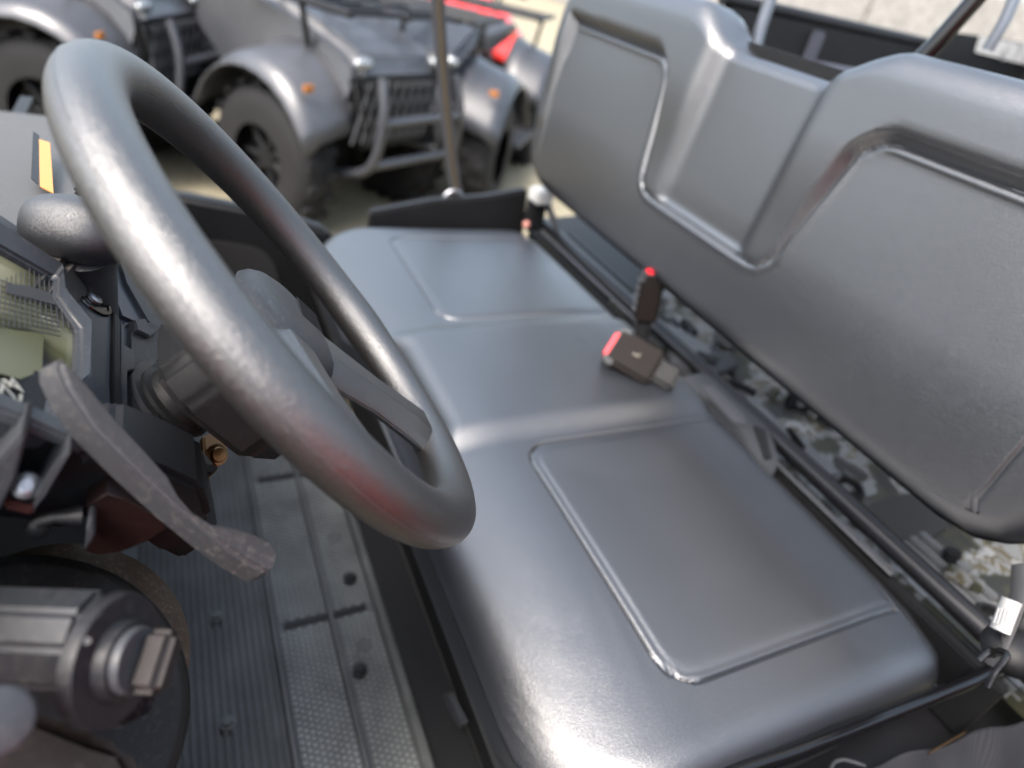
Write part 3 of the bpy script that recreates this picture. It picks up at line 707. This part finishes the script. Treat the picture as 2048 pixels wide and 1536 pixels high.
# passenger side: latch with white sticker, end cap, hanging belt
pb = link('passenger_latch', box((.665,-.035,.020), (.040,.045,.085), .006), PLD, UTV)
link('latch_sticker', box((.645,-.030,.080), (.055,.050,.035), .006), WHITE, pb)
link('latch_tab', tube([(.655,-.045,.075),(.625,-.060,.04),(.60,-.075,.005)], .010, 10, sx=.5), GREY, pb)
link('latch_bolt', ellipsoid((.615,.012,.012), (.010,.010,.010)), mat('reddish_bolt', (.25,.10,.08), .4), pb)
link('side_guard', slab([Vector((.70,y,z)) for y,z in ((.40,.0),(.24,.035),(.10,.05),(-.02,.075),(-.04,-.10),(.40,-.12))], (.03,0,0), .006), PLD, UTV)
bl = [hit(u,v,NX,(.745,0,0)) for u,v in ((873,-60),(880,60),(893,220),(905,330),(915,405),(905,440))]
bpath = spline(bl, 6); belt = bmesh.new(); prev = None
for p in bpath:
    q = [belt.verts.new(p+Vector((0,dy,0))+Vector((dx,0,0))) for dx,dy in ((0,-.016),(0,.016),(.002,.016),(.002,-.016))]
    if prev:
        for k in range(4): belt.faces.new((prev[k], prev[(k+1)%4], q[(k+1)%4], q[k]))
    prev = q
sbm = link('seat_belt', belt, BELT, UTV)
link('belt_backlight', tube([p+Vector((-.004,.0,0)) for p in bpath], .0035, 8), mat('tan_backlight', (.06,.045,.024), .8, spec=.1), sbm)  # tan back light on the black belt, painted as its own strip
link('belt_ring', tube([Vector((.735,.175,.02))+Vector((0,.026*math.cos(t),.030*math.sin(t))) for t in [2*math.pi*k/24 for k in range(24)]], .006, 10, True), CHROME, sbm)

# ---- right foreground: side pan, tag, glossy tube, netting
span = link('side_pan', slab([Vector((x,y,-.142)) for x,y in ((-.60,.52),(-.60,-.30),(-.735,-.30),(-.735,.52))], (0,0,-.008), .002), PLB, UTV)
ph = [(1912,1362),(1968,1334),(1990,1372),(2002,1392),(1952,1424)]
link('hole_ground_patch', slab(H(ph, NZ, (0,0,-.098)), (0,0,-.003), 0), mat('ground_tan', (.12,.09,.065), .7), span)  # added patch standing in for ground seen through a pan hole
link('round_screw', ellipsoid(hit(1742,1442,NZ,(0,0,-.138)), (.008,.008,.004)), CHROME, span)
link('pan_step', slab(H([(1862,1300),(1892,1262),(1988,1330),(1960,1352),(1908,1362)], NZ, (0,0,-.105)), (0,0,-.03), .004), PLB, span)
link('step_edge', tube(H([(1866,1300),(1892,1260),(1984,1328)], NZ, (0,0,-.104)), .003, 8), GREY, span)
link('pan_hook', tube(spline(H([(1660,1545),(1668,1526),(1690,1520),(1730,1532)], NZ, (0,0,-.10)), 6), .0022, 8), GREY, span)
tb = H([(1380,1600),(1450,1552),(1600,1500),(1800,1420),(1950,1358),(2120,1282)], NZ, (0,0,-.030))
ntube = link('net_tube', tube(spline(tb, 8), .0085, 24), PLG, UTV)
link('trim_wire', tube(H([(1858,1506),(1930,1465)], NZ, (0,0,-.072)), .0010, 8), BRASS, ntube)
# gathered net fabric
bm = bmesh.new(); G = []
for i in range(60):
    row = []
    for j in range(24):
        u = 1560+i*11.5; a = j/23
        top = 1556-(max(0,i-9))*3.55+6*math.sin(i*.5); bot = 1680
        v = top+(bot-top)*a
        zz = -.078-.05*a+.004*math.sin(i*.35+a*4)+.002*math.sin(i*.9-a*3)
        row.append(bm.verts.new(hit(u, v, NZ, (0,0,zz))))
    G.append(row)
for i in range(59):
    for j in range(23): bm.faces.new((G[i][j], G[i+1][j], G[i+1][j+1], G[i][j+1]))
net = link('side_net', bm, HATCH, UTV)
sm_ = net.modifiers.new('thickness', 'SOLIDIFY'); sm_.thickness = .002
# belt anchor with white tag
ta = facing(2010, 1240, .86)
tg = link('belt_anchor', tube(spline([facing(2040,1130,.88), facing(2035,1200,.87), facing(2000,1290,.86), facing(1980,1330,.86)], 6), [.012]*19, 14, sx=.35), BELT, UTV)
link('wiring_clump', ellipsoid(facing(2030,1300,.88), (.030,.035,.022), None, 20), PLD, tg)
link('wiring_clump', ellipsoid(facing(2050,1250,.90), (.020,.030,.03), None, 20), PLD, tg)
link('cable', tube(spline([facing(1958,1320,.85), facing(1985,1300,.85), facing(2015,1310,.84), facing(1990,1345,.84), facing(1975,1375,.84)], 6), .003, 8), PLG, tg)
tagm = link('white_tag', tube(spline([facing(2024,1200,.845), facing(2014,1225,.845), facing(2000,1262,.845)], 6), .0125, 20, sx=.6), WHITE, tg)
for k in range(4):
    link('tag_print', tube([facing(1998+k*7,1215+k*1.2,.8325), facing(1988+k*7,1246+k*1.2,.8325)], .0006, 5), mat('grey_print', (.25,.25,.25)), tagm)

# ---- roll bars and cargo box behind the backrest
rbm = link('roll_bar', tube(spline([hit(1800,160,NY,(0,-.16,0)), hit(1850,110,NY,(0,-.17,0)), hit(1905,50,NY,(0,-.18,0)), hit(2080,-150,NY,(0,-.21,0))], 6), .0125, 24), PLG, UTV)
link('roll_bar', tube([hit(1500,140,NY,(0,-.13,0)), hit(1520,60,NY,(0,-.13,0)), hit(1560,-60,NY,(0,-.13,0))], .011, 20), mat('silver_tube', (.13,.145,.17), .35, metal=.7), UTV)
link('roll_bar', tube([hit(1975,100,NY,(0,-.50,0)), hit(2010,40,NY,(0,-.50,0)), hit(2060,-80,NY,(0,-.5,0))], .010, 16), mat('silver_tube', (.35,)*3), UTV)
cb = link('cargo_box', join(box((.70,-1.15,.40), (.03,1.35,.36), .01), box((-.1,-1.15,.20), (1.6,1.35,.03), .005), box((0,-.48,.34), (1.40,.03,.26), .01), box((-.05,-1.80,.50), (1.5,.03,.30), .01)), PLD, UTV)
link('cargo_rail', tube([(.705,-.46,.585),(.705,-1.80,.585)], .016, 16), PLD, cb)
link('cargo_rail', tube([(.690,-.46,.47),(.690,-1.80,.47)], .020, 16), mat('slate_plastic', (.03,)*3), cb)
link('cargo_post', box((.675,-.80,.48), (.02,.04,.16), .005), mat('slate_plastic', (.03,)*3), cb)
stc = H([(1960,72),(2090,98),(2085,138),(1950,104)], NX, (.66,0,0))
ls = link('label_sticker', slab(stc, (.002,0,0), 0), WHITE, cb)
link('label_board', slab(H([(1880,60),(2200,110),(2200,190),(1860,150)], NX, (.665,0,0)), (.02,0,0), .003), PLD, cb)
m0 = hit(2035, 108, NX, (.655,0,0)); e1 = (stc[1]-stc[0]).normalized(); e2 = (stc[0]-stc[3]); e2 = (e2-e1*e2.dot(e1)).normalized()
text('4 7 0', 'label_text', m0, e1, e2, .085, mat('grey_print', (.25,)*3), ls)

# ------------------------------------------------------------------ other vehicles
def atv(name, loc, rz, body, label, group, lights=True, scale=1, mesh_grille=True):
    """all-terrain vehicle, nose along local -X; local origin on the ground"""
    t = empty(name, loc, None, rz); t.scale = (scale,)*3; tag(t, label, 'ATV', group)
    L_ = lambda n, b, m, p=t: link(n, b, m, p, keep=False)
    # wheels
    for x in (-.62,.62):
        for y in (-.42,.42):
            r = .33
            tr = L_('wheel', lathe((x,y-.11,r), NY, [(.16,0),(.25,-.005),(.305,.015),(.328,.05),(.33,.11),(.328,.17),(.305,.205),(.25,.225),(.16,.22)], 40, False), TYRE)
            lug = []
            for k in range(18):
                a = 2*math.pi*k/18
                for q, dy in ((0,.04),(.17,.14)):
                    lug.append(box((x+.333*math.cos(a+q), y-.09+dy, r+.333*math.sin(a+q)), (.022,.085,.05), .004, 1, Matrix.Rotation(-(a+q), 3, 'Y')))
            L_('tread', join(*lug), TYRE, tr)
            L_('rim', lathe((x,y-(.02 if y > 0 else -.02)-.06,r), NY, [(.15,0),(.16,.02),(.12,.03),(.05,.04),(.05,.08),(.12,.09),(.16,.10),(.15,.12)], 24, False), PLD, tr)
            yo = y+(.04 if y > 0 else -.04)
            L_('wheel_spokes', join(cyl((x,yo-.02,r), (x,yo+.02,r), .045, None, 16), *[tube([(x+.03*math.cos(a),yo,r+.03*math.sin(a)), (x+.16*math.cos(a),yo,r+.16*math.sin(a))], .018, 8) for a in [2*math.pi*k/7 for k in range(7)]]), PLD, tr)
    # fenders: curved shells over each axle
    for x in (-.62,.62):
        for y in (-1,1):
            bm = bmesh.new(); R = []
            for k in range(13):
                a = math.radians(18+144*k/12); rw = .40
                R.append([bm.verts.new((x+rw*math.cos(a), y*yy, .36+rw*math.sin(a)*(1.0)+dz)) for yy, dz in ((.24,.09),(.34,.05),(.50,.02),(.58,-.03))])
            for A, B in zip(R, R[1:]):
                for k in range(3): bm.faces.new((A[k], B[k], B[k+1], A[k+1]))
            f = L_('fender', bm, body); md = f.modifiers.new('thickness', 'SOLIDIFY'); md.thickness = .012
    # hood, tank, seat
    L_('hood', slab(smoothpoly([Vector(p) for p in ((-1.02,-.26,.70),(-.98,-.30,.86),(-.5,-.30,.98),(-.1,-.16,1.02),(.0,-.12,.80),(-.2,-.24,.58),(-.9,-.22,.52))],1), (0,.56,0), .05, 3), body)
    L_('seat', slab(smoothpoly([Vector(p) for p in ((-.12,-.15,.92),(.10,-.17,.86),(.75,-.19,.92),(.80,-.19,.84),(.05,-.17,.74))],1), (0,.34,0), .03, 3), BODYD)
    L_('engine', join(box((0,0,.45), (.7,.34,.3), .04), cyl((-.1,-.2,.45), (-.1,.2,.45), .13, None, 20), box((.45,0,.5), (.4,.3,.2), .03)), PLD)
    L_('footrest', box((.05,-.42,.30), (.55,.26,.03), .01), BODYD)
    L_('footrest', box((.05,.42,.30), (.55,.26,.03), .01), BODYD)
    g = []
    for k in range(9): g.append(tube([(-1.035,-.24+.06*k,.50),(-1.035,-.24+.06*(k)+.10,.76)], .006, 6)); g.append(tube([(-1.035,-.24+.06*k+.10,.50),(-1.035,-.24+.06*k,.76)], .006, 6))
    gr = L_('grille', slab([Vector((-1.02,y,z)) for y,z in ((-.30,.78),(.34,.78),(.26,.46),(-.22,.46))], (.03,0,0), .01), PLD)
    L_('grille_mesh', join(*g), GREY, gr)
    bp = tube(spline([(-.80,-.30,.30),(-1.10,-.30,.40),(-1.16,-.28,.62),(-1.12,-.26,.80)], 6), .022, 12), tube(spline([(-.80,.30,.30),(-1.10,.30,.40),(-1.16,.28,.62),(-1.12,.26,.80)], 6), .022, 12), tube([(-1.16,-.28,.62),(-1.16,.28,.62)], .020, 12), tube([(-1.12,-.29,.42),(-1.12,.29,.42)], .020, 12)
    L_('bumper', join(*bp), BODYD)
    rk = [tube([(-.98+.13*k,-.34,1.02),(-.98+.13*k,.34,1.02)], .012, 8) for k in range(5)]+[tube([(-1.02,s*.36,1.02),(-.40,s*.36,1.02)], .016, 8) for s in (-1,0,1)]+[tube([(-.7,s*.30,.84),(-.7,s*.34,1.02)], .014, 8) for s in (-1,1)]
    L_('front_rack', join(*rk), PLD)
    rk = [tube([(.45+.12*k,-.40,.99),(.45+.12*k,.40,.99)], .012, 8) for k in range(5)]+[tube([(.42,s*.40,.99),(.98,s*.40,.99)], .016, 8) for s in (-1,0,1)]+[tube([(.7,s*.34,.74),(.7,s*.38,.99)], .014, 8) for s in (-1,1)]
    L_('rear_rack', join(*rk), PLD)
    hb = L_('handlebar', tube(spline([(-.12,-.40,1.14),(-.20,-.24,1.16),(-.26,0,1.08),(-.20,.24,1.16),(-.12,.40,1.14)], 6), .014, 10), PLD)
    for s in (-1,1): L_('grip', cyl((-.15,s*.30,1.15), (-.12,s*.41,1.14), .021, None, 14), PLD, hb)
    for s in (-1,1):
        L_('suspension_arm', join(tube([(-.62,s*.14,.36),(-.62,s*.34,.33)], .022, 8), tube([(-.55,s*.16,.55),(-.60,s*.32,.36)], .035, 10)), BODYD)
        if lights:
            L_('headlight', ellipsoid((-1.0,s*.255,.83), (.03,.055,.03)), LENS)
            L_('reflector', box((-.93,s*.50,.72), (.02,.05,.03), .004), AMBER)
    return t
def tree(o):
    out = [o]
    for c in o.children: out += tree(c)
    return out
a1 = None
def dup(t, loc, rz, label, group, swap=None):
    def cp(o, parent):
        c = o.copy(); C.objects.link(c)
        if parent: c.parent = parent
        if swap:
            for a, b in swap:
                if c.type == 'MESH' and c.data.materials and c.data.materials[0] == a:
                    c.data = c.data.copy(); c.data.materials[0] = b
        for ch in list(o.children): cp(ch, c)
        return c
    r = cp(t, None); r.location = loc; r.rotation_euler = (0,0,rz); tag(r, label, group=group)
    return r
GRP = 'ATVs parked beyond the passenger side'
a1 = atv('atv', (3.75,.30,GZ), math.radians(32), BODYG, 'nearest grey ATV with dark mesh grille, straight beyond the far rim of the steering wheel', GRP)
a1.scale = (1.12,)*3
dup(a1, (4.1,-1.1,GZ), math.radians(-38), 'dark ATV parked just behind the hanging seat belt, left of the backrest', GRP, [(BODYG, BODYD)])
dup(a1, (4.2,1.75,GZ), math.radians(62), 'grey ATV of the nearest row, seen above the top of the steering wheel', GRP)
dup(a1, (5.2,3.1,GZ), math.radians(-15), 'black ATV at the far left edge of the photo beyond the dash', GRP, [(BODYG, BODYD)])
dup(a1, (6.8,-2.1,GZ), math.radians(-20), 'red ATV behind the black tubes at the left of the backrest', GRP, [(BODYG, REDP)])
dup(a1, (6.3,.35,GZ), math.radians(75), 'grey ATV standing side-on in the second row, behind the nearest ATV', GRP)
dup(a1, (6.7,2.1,GZ), math.radians(100), 'pale grey ATV in the second row at the top left', GRP, [(BODYG, mat('pale_atv_plastic', (.16,.165,.17), .35))])
dup(a1, (9.3,.9,GZ), math.radians(0), 'dark ATV in the farthest row, above the second row at the top of the photo', GRP, [(BODYG, BODYD)])
dup(a1, (9.4,-.9,GZ), math.radians(0), 'grey ATV in the farthest row, just left of the hanging belt at the top edge', GRP)
# unseen red vehicle, added and enlarged for a red reflection on wheel and lever
rv = dup(a1, (-1.95,1.0,GZ), math.radians(95), 'enlarged red ATV added out of view, mirrored in the near side of the steering wheel', None, [(BODYG, REDP)])
rv.scale = (1.6,)*3
if 'group' in rv: del rv['group']

bm = join(box((9,-13.2,.25), (40,.25,2.4), .02), *[box((-9+4*k,-13.03,.25), (.35,.12,2.4), .02) for k in range(10)])
tag(link('boundary_wall', bm, mat('pale_wall', (.17,.165,.155), .85, .5, 6, .35, dist=.01)), 'long pale grey wall in the far distance behind the cargo box', 'wall')
